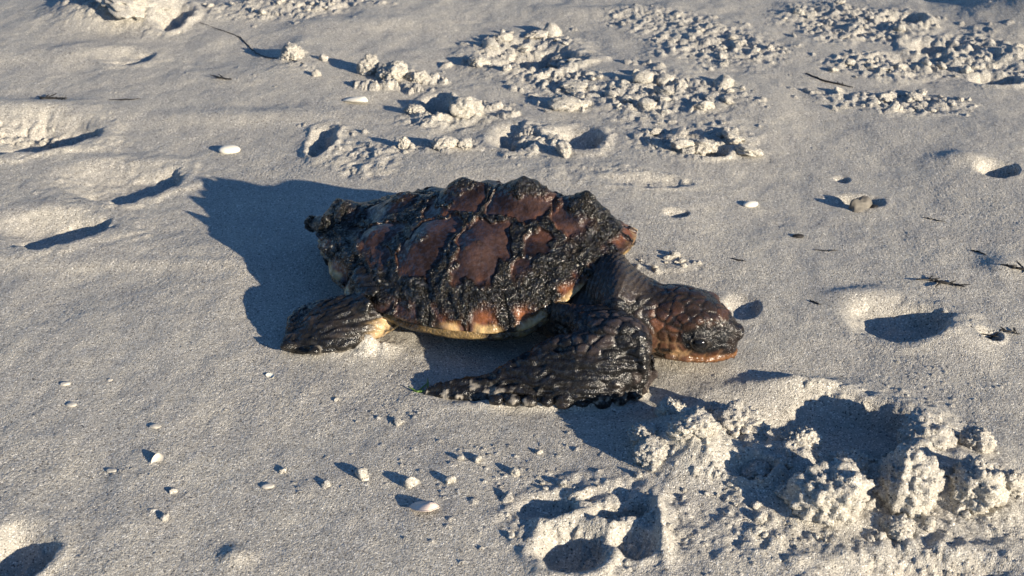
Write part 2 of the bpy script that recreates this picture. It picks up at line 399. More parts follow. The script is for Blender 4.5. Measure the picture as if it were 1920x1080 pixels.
# ---- carapace
L2, W2 = .128, .108
NPH, NRO = 560, 150
MARG = 26
def shell(ro, ph):
    """smooth shell surface: ro 0..1 from middle to rim, ph round the rim"""
    cx = np.cos(ph); sy_ = np.sin(ph)
    # rim plan
    k = (ph / (2 * math.pi) * MARG) % 1.0
    rear = ss(.15, -.75, cx)
    scal = (np.abs(k - .5) * 2) ** 1.4
    out = 1 + ss(.6, 1, ro) * (-.035 * rear * scal - .010 * scal)
    bx = L2 * cx * out * (1 + .06 * ss(-.3, -1, cx) + .035 * ss(.2, .9, cx)); by = W2 * np.sign(sy_) * np.abs(sy_) ** (1 + .25 * ss(.5, 1, cx)) * (1 + .06 * cx) * out * (1 - .12 * ss(-.4, -1, cx))
    x = bx * ro; y = by * ro
    zr = .025 + .044 * ss(.6, 1.05, cx) + .010 * ss(-.5, -1, cx)
    kx = np.interp(x, [-.140, -.125, -.07, -.01, .02, .043, .07, .094, .114, .135], [.038, .046, .066, .079, .085, .088, .091, .090, .081, .069])
    prof = .55 * np.clip(1 - np.sqrt(ro * ro + .012) ** 1.25, 0, 1) + .45 * np.clip(1 - ro ** 2.6, 0, 1) ** .7
    z = zr + (kx - zr) * prof
    return x, y, z
ro = np.linspace(0, 1, NRO) ** .85
ph = np.linspace(0, 2 * math.pi, NPH, endpoint=False)
RO, PH = np.meshgrid(ro, ph, indexing='ij')
# soften the keel profile, then knobs
x, y, z = shell(RO, PH)
xn, yn = x / L2, y / W2
VX = [.094, .043, -.010, -.066, -.127]
knob = np.zeros_like(x)
for i, (vx, hh) in enumerate(zip(VX, [.019, .017, .013, .010, .020])):
    wx, wy = (.0135, .0135) if i < 4 else (.011, .010)
    dx = x - vx; dx = np.where(dx > 0, dx * .75, dx * 1.15)
    d = np.sqrt((dx / wx) ** 2 + (y / wy) ** 2)
    knob += hh * np.exp(-d ** 1.35 * .8)
knob += .004 * np.exp(-(y / .012) ** 2) * (RO < .9)
CX = [.082, .040, -.008, -.056, -.094]
for vx, hh in zip(CX, [.006, .008, .009, .009, .006]):
    for s in (-1, 1):
        cyy = s * (.050 + .01 * (vx > -.03))
        d = np.sqrt(((x - vx + .008) / .017) ** 2 + ((y - cyy) / .018) ** 2); knob += hh * np.exp(-d ** 1.7 * .8)
z = z + knob
Pb = np.stack([x, y, z], -1)
def gridnormals(Pg):
    dr = np.gradient(Pg, axis=0); dp = (np.roll(Pg, -1, 1) - np.roll(Pg, 1, 1)) / 2
    n = np.cross(dr, dp); n /= np.linalg.norm(n, axis=-1, keepdims=True) + 1e-12
    n[0] = (0, 0, 1)
    return n
Nb = gridnormals(Pb)
# scutes: nearest seed in plan, the rim ring apart
seeds = [('vertebral_scute', vx, 0.0, .9) for vx in VX[:5]]
for vx in CX:
    for s in (-1, 1): seeds.append(('costal_scute', vx - .001, s * .060, 1.0))
S = np.array([(a, b) for _, a, b, _ in seeds])
warp = .0075
fx = x + warp * f3(Pb.reshape(-1, 3) * 70, 2, 1).reshape(x.shape); fy = y + warp * f3(Pb.reshape(-1, 3) * 70, 2, 9).reshape(x.shape)
D = np.sqrt(((fx[..., None] - S[:, 0])) ** 2 + ((fy[..., None] - S[:, 1]) * np.where(np.arange(len(seeds)) < 5, 1.0, .92)) ** 2)
o2 = np.sort(D, -1); sid = np.argmin(D, -1); seam = (o2[..., 1] - o2[..., 0]) * .5
RIM = .845
mk = PH / (2 * math.pi) * MARG
mid_ = np.floor(mk).astype(int)
kf = np.abs((mk % 1) - .5)
seam_m = np.minimum((.5 - kf) * .026, np.abs(RO - RIM) * .10)
marg = RO > RIM
seam = np.where(marg, seam_m, np.minimum(seam, np.abs(RO - RIM) * .10))
sid = np.where(marg, 100 + mid_, sid)
# crust of algae: thick on the seams, the knobs and the flanks, bare on the scute middles
pf = Pb.reshape(-1, 3)
nz1 = f3(pf * 55, 3, 21).reshape(x.shape); nz2 = f3(pf * 160, 3, 31).reshape(x.shape)
pr_ = np.c_[(pf[:, 0] + .7 * pf[:, 1]) * 95, (pf[:, 1] - .7 * pf[:, 0]) * 30, pf[:, 2] * 60]
stk = f3(pr_, 3, 41).reshape(x.shape)
bare = ss(.0022, .0050, seam + .0060 * nz1 + .0022 * nz2 + .0085 * stk)
bare *= 1 - ss(.45, .8, knob / .019 + .3 * nz2)
bare *= np.where(marg, ss(.90, .97, RO + .05 * nz1) * ss(-.2, .3, nz1 + .1), 1)
bare *= ss(-.42, -.05, nz1 + .36)
flank = ss(.74, .83, RO + .10 * nz1) * (1 - marg); bare *= 1 - .9 * flank
crust = np.clip(1 - bare, 0, 1)
v1, v2, vc = vor3(pf * 330, 3)
pebb = (v2 - v1).reshape(x.shape); vc = vc.reshape(x.shape)
rid = 1 - np.abs(f3(pr_ * 1.1, 2, 51)).reshape(x.shape) * 1.6
disp = crust * (1 - .55 * np.clip(knob / .018, 0, 1)) * (.0014 + .0026 * np.clip(rid, 0, 1) ** 2 + .0009 * nz2 + .0003 * np.clip(pebb, 0, 1)) - .0016 * np.exp(-(seam / .0014) ** 2) * (1 - .5 * crust)
disp += (1 - crust) * (.0003 * nz2 + .0011 * ss(0, .012, seam))
disp += .0015 * f3(pf * 45, 2, 77).reshape(x.shape)
Ps = Pb + Nb * disp[..., None]
# pigment
def lerp(a, b, t): return np.asarray(a) * (1 - t[..., None]) + np.asarray(b) * t[..., None]
sc_r = _h(sid.astype(float), sid * 0.0, sid * 0.0, 4)
c_bare = lerp((.032, .021, .019), (.066, .038, .032), np.clip(.5 + .8 * nz1 + .5 * (sc_r - .5), 0, 1))
c_bare = lerp(c_bare, (.21, .085, .045), ss(.012, .004, seam) * .4 * ss(-.2, .5, nz2))
rimc = ss(.965, .992, RO + .03 * nz2) * marg * ss(-.80, -.65, np.cos(PH))
pat = ss(.42, .25, kf + .22 * nz1) * ss(-.25, .15, f3(pf * 28, 2, 91).reshape(x.shape) + .1) 
c_bare = lerp(c_bare, (.23, .085, .035), marg * ss(.90, .95, RO) * pat)
c_bare = lerp(c_bare, (.60, .42, .20), rimc * pat * ss(-.9, -.2, nz1 + .2))
c_bare = c_bare * (.45 + .55 * ss(-.35, .25, stk + .5 * nz1))[..., None]
c_crust = lerp((.009, .0088, .0085), (.022, .019, .014), np.clip(.3 + nz2 + .3 * (vc - .5), 0, 1))
rimcr = crust * (1 - rimc * pat * .85)
ColS = lerp(c_bare, c_crust, np.clip(rimcr, 0, 1))
barn = (vc > .985) & (pebb > .35) & (crust > .5)
ColS[barn] = (.28, .27, .24)
# rows of vertices
Vall = TA(Ps.reshape(-1, 3)); Nall = Nb.reshape(-1, 3); Nw = TA(np.c_[Nall]) - np.array([O[0], O[1], 0])
gi = np.arange(NRO * NPH).reshape(NRO, NPH)
Fq = np.stack([gi[:-1, :], gi[1:, :], np.roll(gi, -1, 1)[1:, :], np.roll(gi, -1, 1)[:-1, :]], -1)
fs = sid[1:, :]                       # scute of each face
ColF = ColS.reshape(-1, 3); crF = rimcr.reshape(-1)
# carapace body: inner shell under the scutes and the rim's underside
st = 4
Pi = (Pb - Nb * .0045)[::st, ::st]
under = []
zu = Pb[-1, ::st]
for (k, dz) in ((1.0, -.0045), (.965, -.009), (.90, -.012)):
    under.append(np.c_[zu[:, 0] * k, zu[:, 1] * k, zu[:, 2] + dz])
rings = [Pi[i] for i in range(Pi.shape[0])] + under
nr, npn = len(rings), rings[0].shape[0]
Vc = TA(np.concatenate(rings)); g2 = np.arange(nr * npn).reshape(nr, npn)
Fc = np.stack([g2[:-1], g2[1:], np.roll(g2, -1, 1)[1:], np.roll(g2, -1, 1)[:-1]], -1).reshape(-1, 4)
nzc = f3(Vc * 120, 3, 5)
cc = lerp((.03, .02, .012), (.36, .25, .11), np.clip(.25 + 1.6 * nzc, 0, 1))
carapace = mesh_obj('carapace', Vc, Fc, SHELLM, turtle, Col=cc, crust=np.full(len(Vc), .3), origin=O3)
carapace['label'] = 'knobbly dark brown shell crusted with black algae'
def scute(name, mask):
    F = Fq[mask].reshape(-1, 4)
    if len(F) == 0: return
    u, inv = np.unique(F, return_inverse=True); F = inv.reshape(-1, 4)
    V = Vall[u]; C = ColF[u]; K = crF[u]
    # turned-down edge
    e = np.concatenate([F[:, [0, 1]], F[:, [1, 2]], F[:, [2, 3]], F[:, [3, 0]]])
    key = np.sort(e, 1); kk = key[:, 0].astype(np.int64) * 10 ** 7 + key[:, 1]
    _, first, cnt = np.unique(kk, return_index=True, return_counts=True)
    be = e[first[cnt == 1]]
    bv, binv = np.unique(be, return_inverse=True); be2 = binv.reshape(-1, 2) + len(V)
    V2 = V[bv] - Nw[u][bv] * .004
    F = np.concatenate([F, np.c_[be[:, 1], be[:, 0], be2[:, 0], be2[:, 1]]])
    V = np.concatenate([V, V2]); C = np.concatenate([C, C[bv]]); K = np.concatenate([K, K[bv]])
    mesh_obj(name, V, F, SHELLM, carapace, Col=C, crust=K, origin=O3)
for i, (nm, *_r) in enumerate(seeds): scute(nm, fs == i)
for i in range(MARG): scute('marginal_scute', fs == 100 + i)

# ---- plastron (pale underside)
rings = []
for (k, zz) in ((.93, None), (.86, .019), (.74, .009), (.5, .004), (.02, .003)):
    ring = Pb[-1, ::st].copy(); ring[:, :2] *= (k - .16 * ss(-.3, -.9, ring[:, 0] / L2))[:, None]
    ring[:, 2] = ring[:, 2] - .011 if zz is None else np.minimum(ring[:, 2] - .012, zz + .02 * ss(.6, 1, ring[:, 0] / L2))
    rings.append(ring)
Vp = np.concatenate(rings); g2 = np.arange(len(Vp)).reshape(5, -1)
Fp = np.stack([g2[:-1], g2[1:], np.roll(g2, -1, 1)[1:], np.roll(g2, -1, 1)[:-1]], -1).reshape(-1, 4)
Vp = TA(Vp); nzp = f3(Vp * np.array([60, 60, 200]), 3, 8)
cp = lerp((.05, .036, .016), (.48, .36, .16), np.clip(.35 + 1.6 * nzp, 0, 1))
pl = mesh_obj('plastron', Vp, Fp, SHELLM, turtle, Col=cp, crust=np.full(len(Vp), .2), origin=O3)
pl['label'] = 'pale yellow underside with dark stains'

# ---- body: trunk, neck, head, flippers and tail as one skin
parts_V, parts_F = [], []
def loft(stations, n=28, sq=2.0):
    """stations: (centre, half width vector, half height vector)"""
    base = sum(len(v) for v in parts_V); V = []
    t = np.linspace(0, 2 * math.pi, n, endpoint=False); c, s = np.cos(t), np.sin(t)
    e = 2.0 / sq; c = np.sign(c) * np.abs(c) ** e; s = np.sign(s) * np.abs(s) ** e
    for (p, a, b) in stations: V.append(np.asarray(p) + c[:, None] * np.asarray(a) + s[:, None] * np.asarray(b))
    m = len(V); V = np.concatenate(V + [np.array([stations[0][0], stations[-1][0]])])
    F = []
    for i in range(m - 1):
        for j in range(n):
            F.append((base + i * n + j, base + (i + 1) * n + j, base + (i + 1) * n + (j + 1) % n, base + i * n + (j + 1) % n))
    for j in range(n):
        F.append((base + m * n, base + j, base + (j + 1) % n)); F.append((base + m * n + 1, base + (m - 1) * n + (j + 1) % n, base + (m - 1) * n + j))
    parts_V.append(V); parts_F.extend(F)
def spline(ctrl, k=6):
    """Catmull-Rom through rows of numbers"""
    A = np.array([np.concatenate([np.ravel(q) for q in row]) for row in ctrl]); A = np.vstack([2 * A[0] - A[1], A, 2 * A[-1] - A[-2]]); out = []
    for i in range(1, len(A) - 2):
        for j in range(k):
            t = j / k; p0, p1, p2, p3 = A[i - 1:i + 3]
            out.append(.5 * (2 * p1 + (p2 - p0) * t + (2 * p0 - 5 * p1 + 4 * p2 - p3) * t * t + (3 * p1 - p0 - 3 * p2 + p3) * t ** 3))
    out.append(A[-2]); return [(r[:3], r[3:6], r[6:9]) for r in out]
def ball(p, r):
    V, F = ico(3); base = sum(len(v) for v in parts_V)
    parts_V.append(V * np.asarray(r) + np.asarray(p)); parts_F.extend([tuple(int(i) + base for i in f) for f in F])
xa = np.array([ca, sa, 0]); ya = np.array([-sa, ca, 0]); za = np.array([0, 0, 1.0])
# trunk
loft(spline([(T(-.115, 0, .030), ya * .02, za * .006), (T(-.09, 0, .031), ya * .058, za * .018), (T(-.02, 0, .034), ya * .085, za * .026), (T(.05, 0, .030), ya * .078, za * .020), (T(.09, 0, .030), ya * .052, za * .016), (T(.108, 0, .031), ya * .03, za * .012)]))
# head: profile along its own axis
HY = R(-14.0)
HC = P(1292, 610, .030)
hx = np.array([math.cos(HY), math.sin(HY), -.10]); hx /= np.linalg.norm(hx)
hy = np.array([-math.sin(HY), math.cos(HY), 0]); hz = np.cross(hx, hy)
HS = .88
def HP(u, v, q): return HC + (hx * u + hy * v + hz * q) * HS
prof = [(-.038, .018, -.024, .020), (-.032, .025, -.029, .025), (-.022, .0295, -.0305, .0275), (-.008, .0315, -.030, .0285), (.006, .0300, -.029, .0265), (.018, .0255, -.0275, .0225), (.027, .0195, -.0255, .0180), (.034, .0135, -.023, .0130), (.0385, .006, -.0195, .0085), (.0405, -.002, -.016, .004)]
loft(spline([(HP(u, 0, (t + b) / 2), hy * w_ * HS, hz * (t - b) / 2 * HS) for (u, t, b, w_) in prof], 4), 36, 2.15)
# upper beak edge overhanging the lower jaw
loft(spline([(HP(u, 0, q), hy * w_ * HS, hz * .0035) for (u, q, w_) in ((-.015, -.0185, .0275), (.005, -.0175, .0268), (.02, -.0165, .0222), (.031, -.016, .0155), (.0385, -.0165, .0085), (.0418, -.017, .003))], 4), 30)
ball(HP(.0110, -.0205, .002), (.0105, .0075, .0095)); ball(HP(.0110, .0205, .002), (.0105, .0075, .0095))
ball(HP(.004, -.0165, .015), (.015, .009, .008)); ball(HP(.004, .0165, .015), (.015, .009, .008))
ball(HP(.0375, 0, .003), (.006, .007, .006))
# neck
n0 = T(.070, -.004, .038)
loft(spline([(n0, ya * .046, za * .022), (T(.106, -.006, .041), ya * .042, za * .026), (HP(-.060, .004, .007), hy * .036, za * .029), (HP(-.045, .002, .001), hy * .029, za * .0285), (HP(-.028, 0, -.002), hy * .0255, hz * .0265), (HP(-.012, 0, -.003), hy * .02, hz * .02)], 8), 36)
# near front flipper: blade folded back along the sand
def blade(rows, k=6):
    st_ = []
    for (nx_, ny_, nz_, fx_, fy_, fz_, th) in rows:
        a = P(nx_, ny_, nz_); b = P(fx_, fy_, fz_); c = (a + b) / 2; hw = (a - b) / 2
        st_.append((c, hw, th * .72))
    out = []
    for i, (c, hw, th) in enumerate(st_):
        d = st_[min(i + 1, len(st_) - 1)][0] - st_[max(i - 1, 0)][0]
        nrm = np.cross(hw, d); nrm /= np.linalg.norm(nrm); nrm *= np.sign(nrm[2]) or 1
        out.append((c, hw, nrm * th))
    loft(spline(out, k), 32, 2.2); return out
FL = [(1225, 704, .008, 1218, 662, .032, .008), (1208, 732, .004, 1192, 634, .044, .012), (1165, 748, .004, 1140, 614, .050, .0150), (1110, 757, .004, 1085, 624, .044, .0150), (1050, 759, .003, 1035, 636, .036, .0130), (995, 757, .003, 988, 666, .026, .010), (925, 753, .002, 925, 698, .015, .0065), (865, 747, .002, 868, 713, .009, .0045), (815, 741, .002, 818, 724, .005, .003), (795, 738, .002, 797, 733, .003, .0018)]
flip = blade(FL)
# scaled leading edge
for px, py, r in ((1214, 712, 9), (1192, 737, 12), (1163, 744, 13), (1128, 750, 13), (1092, 752, 11), (1058, 753, 11), (1025, 753, 9), (992, 753, 9), (962, 752, 8), (930, 750, 7)):
    ball(P(px, py, .008), np.array((random.uniform(.9, 1.5), 1.0, random.uniform(.6, .9))) * r * .00038)
# upper arm and shoulder
loft(spline([(T(.050, -.042, .022), xa * .032, za * .010), (T(.086, -.056, .023), xa * .032, za * .013), (T(.112, -.068, .029), xa * .028, za * .017), (P(1134, 618, .035), xa * .027 + ya * .006, za * .018), (P(1160, 645, .040), xa * .020 + ya * .008, za * .016), (P(1172, 680, .030), xa * .014, za * .014)], 6), 28)
ball(T(.118, -.042, .030), np.array((.028, .027, .020)))
# far front flipper, mirrored roughly, hidden behind the body
loft(spline([(T(.05, .05, .024), xa * .03, za * .012), (T(.070, .090, .020), xa * .024, za * .010), (T(.050, .112, .012), xa * .018 + ya * .014, za * .007), (T(.005, .118, .008), xa * .004 + ya * .022, za * .005), (T(-.04, .116, .004), ya * .008, za * .002)], 6))
# near hind flipper
HFL = [(529, 654, .003, 537, 628, .008, .004), (560, 661, .003, 552, 588, .014, .008), (605, 661, .004, 596, 568, .022, .0115), (655, 652, .006, 648, 558, .028, .0125), (700, 636, .008, 690, 558, .028, .0115), (733, 618, .009, 722, 572, .022, .008), (748, 609, .010, 742, 592, .014, .003)]
hind = blade(HFL)
loft(spline([(P(660, 580, .020), ya * .016, za * .011), (P(712, 570, .026), ya * .016, za * .012), (T(-.062, -.060, .030), ya * .026, za * .016), (T(-.03, -.045, .032), ya * .03, za * .018)], 6))
for px, py, r in ((540, 648, 9), (553, 600, 10), (575, 585, 8), (548, 625, 8), (590, 657, 8), (640, 650, 8)):
    ball(P(px, py, .008), np.array((1.2, 1.0, .8)) * r * .00042)
# far hind flipper
loft(spline([(T(-.07, .05, .03), xa * .02, za * .012), (T(-.10, .075, .018), xa * .022, za * .009), (T(-.13, .085, .007), xa * .02 + ya * .01, za * .004), (T(-.15, .09, .004), xa * .008 + ya * .006, za * .002)], 6))
# tail
loft(spline([(T(-.10, 0, .032), ya * .022, za * .012), (T(-.125, .001, .030), ya * .014, za * .010), (T(-.144, .002, .029), ya * .009, za * .008), (T(-.156, .003, .026), ya * .004, za * .004)], 6))
tmp = bpy.data.meshes.new('tmp'); tmp.from_pydata(np.concatenate(parts_V).tolist(), [], parts_F)
to = bpy.data.objects.new('tmp', tmp); COL.objects.link(to)
bm = bmesh.new(); bm.from_mesh(tmp); bmesh.ops.recalc_face_normals(bm, faces=bm.faces); bm.to_mesh(tmp); bm.free()
md = to.modifiers.new('r', 'REMESH'); md.mode = 'VOXEL'; md.voxel_size = .00125
sm = to.modifiers.new('s', 'SMOOTH'); sm.iterations = 5; sm.factor = .5
dg = bpy.context.evaluated_depsgraph_get(); ev = to.evaluated_get(dg); me = ev.to_mesh()
nV = len(me.vertices); V = np.zeros(nV * 3, np.float32); me.vertices.foreach_get('co', V); V = V.reshape(-1, 3).astype(float)
Nn = np.zeros(nV * 3, np.float32); me.vertices.foreach_get('normal', Nn); Nn = Nn.reshape(-1, 3).astype(float)
Fb = np.zeros(len(me.polygons) * 4, np.int32)
me.loops.foreach_get('vertex_index', Fb) if len(me.loops) == len(Fb) else None
Fb = Fb.reshape(-1, 4)
ev.to_mesh_clear(); bpy.data.objects.remove(to); bpy.data.meshes.remove(tmp)
print('body verts', nV)
# where on the body each point lies
Hq = (V - HC) / HS; hu, hv, hw = Hq @ hx, Hq @ hy, Hq @ hz
is_head = ss(-.043, -.034, hu) * (np.abs(hv) < .045)
loc = np.c_[(V[:, 0] - O[0]) * ca + (V[:, 1] - O[1]) * sa, -(V[:, 0] - O[0]) * sa + (V[:, 1] - O[1]) * ca, V[:, 2]]
fa, fb = flip[1][0], flip[-1][0]; fd = fb - fa; flen = np.linalg.norm(fd); fd /= flen
ft = (V - fa) @ fd
fperp = np.cross(fd, za); fperp /= np.linalg.norm(fperp)
c_line = fa + np.outer(ft, fd); dist_f = np.linalg.norm(V - c_line, axis=1)
is_flip = (1 - ss(.045, .055, dist_f)) * ss(-.03, -.022, ft) * (1 - is_head) * (loc[:, 1] < -.05)
ha, hb = hind[-1][0], hind[0][0]; hd = hb - ha; hlen = np.linalg.norm(hd); hd /= hlen
ht = (V - ha) @ hd
is_hind = ss(-.012, .004, ht) * (loc[:, 1] < -.04) * (loc[:, 0] < .0) * (1 - ss(-.018, -.004, loc[:, 0]))
is_neck = (1 - is_head) * ss(.075, .095, loc[:, 0]) * (loc[:, 1] > -.075) * (1 - is_flip)
# relief
d = np.zeros(nV); C = np.tile(np.array((.030, .026, .023)), (nV, 1)); K = np.full(nV, .5)
b1 = f3(V * 60, 3, 3); b2 = f3(V * 220, 3, 6); b3 = f3(V * 500, 2, 9)
def paint(mask, col): 
    global C
    C = lerp(C, col, np.clip(mask, 0, 1))
# loose skin: fine folds round the limb roots and neck
along = Hq @ np.array([math.cos(R(-25)), math.sin(R(-25)), 0])
fold = np.sin(along * 2 * math.pi / .0042 + 3.2 * b1 + 1.2 * f3(V * 130, 2, 13)); 
p1, p2, pc = vor3(V * np.array([330, 330, 200]), 14)
neckrel = .00055 * fold + .0011 * ss(0, .5, p2 - p1) * .7 + .0004 * b3
d += is_neck * neckrel * (1 - .6 * ss(-.03, -.05, loc[:, 1]))
groove_n = ss(.35, -.3, fold) * .5 + .5 * ss(.25, 0, p2 - p1)
paint(is_neck * .95, (.045, .036, .030)); paint(is_neck * ss(.3, .9, fold + b2) * .5, (.12, .095, .075)); paint(is_neck * ss(.040, .018, V[:, 2]) * .8, (.19, .125, .075)); paint(is_neck * ss(.05, .075, V[:, 2]) * .6, (.018, .017, .017))
# head plates
w3 = V + .0025 * np.c_[f3(V * 90, 2, 60), f3(V * 90, 2, 61), f3(V * 90, 2, 62)]
q1, q2, qc = vor3(np.c_[hu, hv, hw] * 96 + .3 + .25 * np.c_[b1, b1[::-1] * 0, b2 * .2], 23, .85)
edge = q2 - q1
d += is_head * (.0010 * ss(0, .20, edge) + .0003 * b2 - .0004)
plate_c = lerp((.055, .030, .020), (.15, .068, .040), qc)
hc = plate_c + np.clip(b2, -.5, .5)[:, None] * .02
hc = lerp(hc, (.20, .125, .07), ss(.20, .05, edge) * ss(.012, -.010, hw) * .8)       # pale seams on the cheek
hc = lerp(hc, (.018, .014, .012), ss(.16, .04, edge) * ss(-.006, .012, hw))              # dark seams above
hc = lerp(hc, (.016, .015, .014), ss(.017, .027, hw + .006 * b1) * .8)                   # blackened crown
hc = lerp(hc, (.014, .013, .013), ss(-.024, -.034, hu + .006 * b1))                      # back of the head
er = np.sqrt(((hu - .0130) / .0175) ** 2 + ((hw - .0030) / .0130) ** 2) * (1 + .25 * b1 + .15 * b2)
eyez = ss(1.15, .85, er) * (np.abs(hv) > .008)
front = ss(.024, .031, hu + .004 * b1) * ss(-.018, -.012, hw)
black_h = np.clip(eyez + front * .9 + ss(.6, .3, np.sqrt(((hu + .013) / .011) ** 2 + ((hw + .012) / .006) ** 2) + .3 * b2), 0, 1)
hc = lerp(hc, (.009, .0095, .011), black_h)
K = np.where(is_head > .5, .25 + .55 * black_h, K)
beak = ss(-.0115, -.0145, hw + .0015 * b1) * ss(-.03, -.02, hu)
hc = lerp(hc, (.16, .075, .032), beak * .9 * ss(-.004, .010, hu)); hc = lerp(hc, (.09, .055, .03), beak * ss(.004, -.006, hu) * .7)
mouth = np.exp(-((hw + .0205 + .0018 * np.cos(hu * 70)) / .0011) ** 2) * ss(-.028, -.02, hu)
d -= is_head * mouth * .0016; hc = lerp(hc, (.02, .012, .008), mouth * .8)
hc = lerp(hc, (.50, .37, .20), ss(-.0245, -.0275, hw) * ss(.012, -.006, hu)); hc = lerp(hc, (.26, .13, .07), ss(-.023, -.0255, hw) * ss(.0, .012, hu))
d += is_head * eyez * (.0010 * b2 + .0008 * b3 - .001 * ss(.5, .2, np.sqrt(((hu - .011) / .010) ** 2 + ((hw + .001 + .45 * (hu - .011)) / .004) ** 2)))
nos = np.exp(-(((hu - .0395) / .002) ** 2 + ((np.abs(hv) - .003) / .0018) ** 2 + ((hw - .004) / .0016) ** 2)); d -= .001 * nos
blot = ss(.12, .3, f3(V * 95, 3, 93) + .25 * ss(0, .02, hw)); hc = lerp(hc, (.014, .012, .011), blot * .6 * ss(-.012, .004, hw))
lid = np.exp(-((np.sqrt(((hu - .0115) / .0068) ** 2 + ((hw - .0015) / .0056) ** 2) - 1) / .16) ** 2) * (np.abs(hv) > .01)
d += is_head * lid * .0011; hc = lerp(hc, (.045, .040, .036), lid * .8)  # raised eyelid ring, with a grey sheen put into its colour
tan = ss(.9, .5, np.sqrt(((hu + .004) / .010) ** 2 + ((hw + .0125) / .0045) ** 2) + .5 * b2); hc = lerp(hc, (.30, .19, .10), tan * .8)
C = np.where(is_head[:, None] > .02, lerp(C, hc, is_head), C)
# front flipper: lengthwise wrinkles, big scales near the elbow and the leading edge
fl_s = np.c_[ft * 20 + .5 * b1, ((V - c_line) @ fperp) * 150 + 1.0 * b1, V[:, 2] * 170]
wr = f3(fl_s, 3, 71); wr2 = 1 - np.abs(f3(fl_s * 1.3, 2, 75)) * 2
s1, s2, scid = vor3(np.c_[ft * 85, ((V - c_line) @ fperp) * 130, V[:, 2] * 120], 33)
edge_s = ss(0, .22, s2 - s1)
bigs = np.clip(ss(.022, .004, ft) * ss(.03, .02, V[:, 2]) + ss(.075, .06, ft) * ss(.034, .040, V[:, 2]) + ss(.022, .030, (V - c_line) @ fperp * np.sign((CAM - fa) @ fperp)), 0, 1)
d += is_flip * ((1 - .6 * bigs) * (.0010 * wr + .0026 * wr2) + bigs * .0016 * (edge_s - .6))
paint(is_flip, (.011, .0105, .0105)); paint(is_flip * bigs * edge_s * (scid > .35) * .8, (.055, .043, .040)); paint(is_flip * ss(.2, .6, wr + b2 * .5) * .35, (.05, .043, .038))
# sandy, mottled leading edge
lead = ss(.016, .004, V[:, 2] + .004 * b1) * is_flip * ss(.22, .32, b2 + .4 * b1 + .3 * b3)
# hind flipper
hs_ = np.c_[ht * 22, ((V - ha) @ np.cross(hd, za)) * 260 + b1, V[:, 2] * 260]
hw1 = f3(hs_, 3, 81); hw2 = 1 - np.abs(f3(hs_ * 1.2, 2, 85)) * 2
d += is_hind * (.0009 * hw1 + .0015 * hw2)
paint(is_hind, (.012, .0115, .011)); paint(is_hind * ss(.1, .6, hw1) * .5, (.07, .055, .045))
paint(is_hind * ss(.036, .012, ht + .006 * b1) * ss(.3, -.2, hw1) * ss(.026, .018, V[:, 2]), (.48, .34, .18))
sandy = np.clip(lead * .9 + is_hind * ss(.012, .005, V[:, 2] + .005 * b1 - .0) * ss(.0, .012, ht) * ss(.070, .05, ht) * ss(-.15, .2, b2), 0, 1)
paint(sandy, (.40, .365, .31)); d += sandy * (.0010 + .0007 * b3)
K = K * (1 - sandy * .6)
# shoulder and thigh skin
sh = (1 - is_head) * (1 - is_flip) * (1 - is_hind) * (1 - is_neck)
foldb = np.sin((V @ np.array([.6, .5, -.6])) * 2 * math.pi / .006 + 3 * b1)
d += sh * (.0006 * foldb + .0005 * b2)
paint(sh * .8, (.045, .037, .032)); paint(sh * ss(.4, 1.1, foldb + b2) * .4, (.12, .095, .08))
tailm = ss(-.122, -.135, loc[:, 0]) * (np.abs(loc[:, 1]) < .03); paint(tailm * ss(-.4, .1, b1), (.38, .36, .35)); paint(tailm * ss(-.149, -.153, loc[:, 0]), (.012, .012, .012))
V = V + Nn * d[:, None]
body = mesh_obj('body', V, Fb, SKINM, turtle, Col=C, crust=np.clip(K, 0, 1), origin=O3)
body['label'] = 'dark wrinkled head, neck, flippers and tail'
# eye set in its lid
Ve, Fe = ico(3)
for s in (-1, 1):
    e0 = HP(.0115, s * .0268, .0015)
    mesh_obj('eye', Ve * np.array((.0050, .0035, .0042)) + e0, Fe, M_EYE, turtle, origin=O3)
# clump of weed hanging from the shell's hind edge
def lump(sub, seed, rad, rough=.35):
    V, F = ico(sub); n = f3(V * 1.4 + seed * 3.1, 3, seed); m = f3(V * 5 + seed, 3, seed + 3)
    return V * (1 + rough * n + .18 * m)[:, None] * np.asarray(rad), F
for (p, rad, seed) in ((T(-.121, -.026, .030), (.006, .006, .022), 3), (T(-.155, .003, .027), (.006, .005, .007), 9)):
    Vl, Fl = lump(4, seed, rad); Vl = Vl + p
    n_ = f3(Vl * 300, 3, 2)
    Vl = Vl + (Vl - p) * (.2 * n_)[:, None]
    mesh_obj('algae_clump', Vl, Fl, SHELLM, turtle, Col=lerp((.010, .010, .009), (.035, .03, .02), np.clip(.3 + n_, 0, 1)), crust=np.ones(len(Vl)), origin=O3)

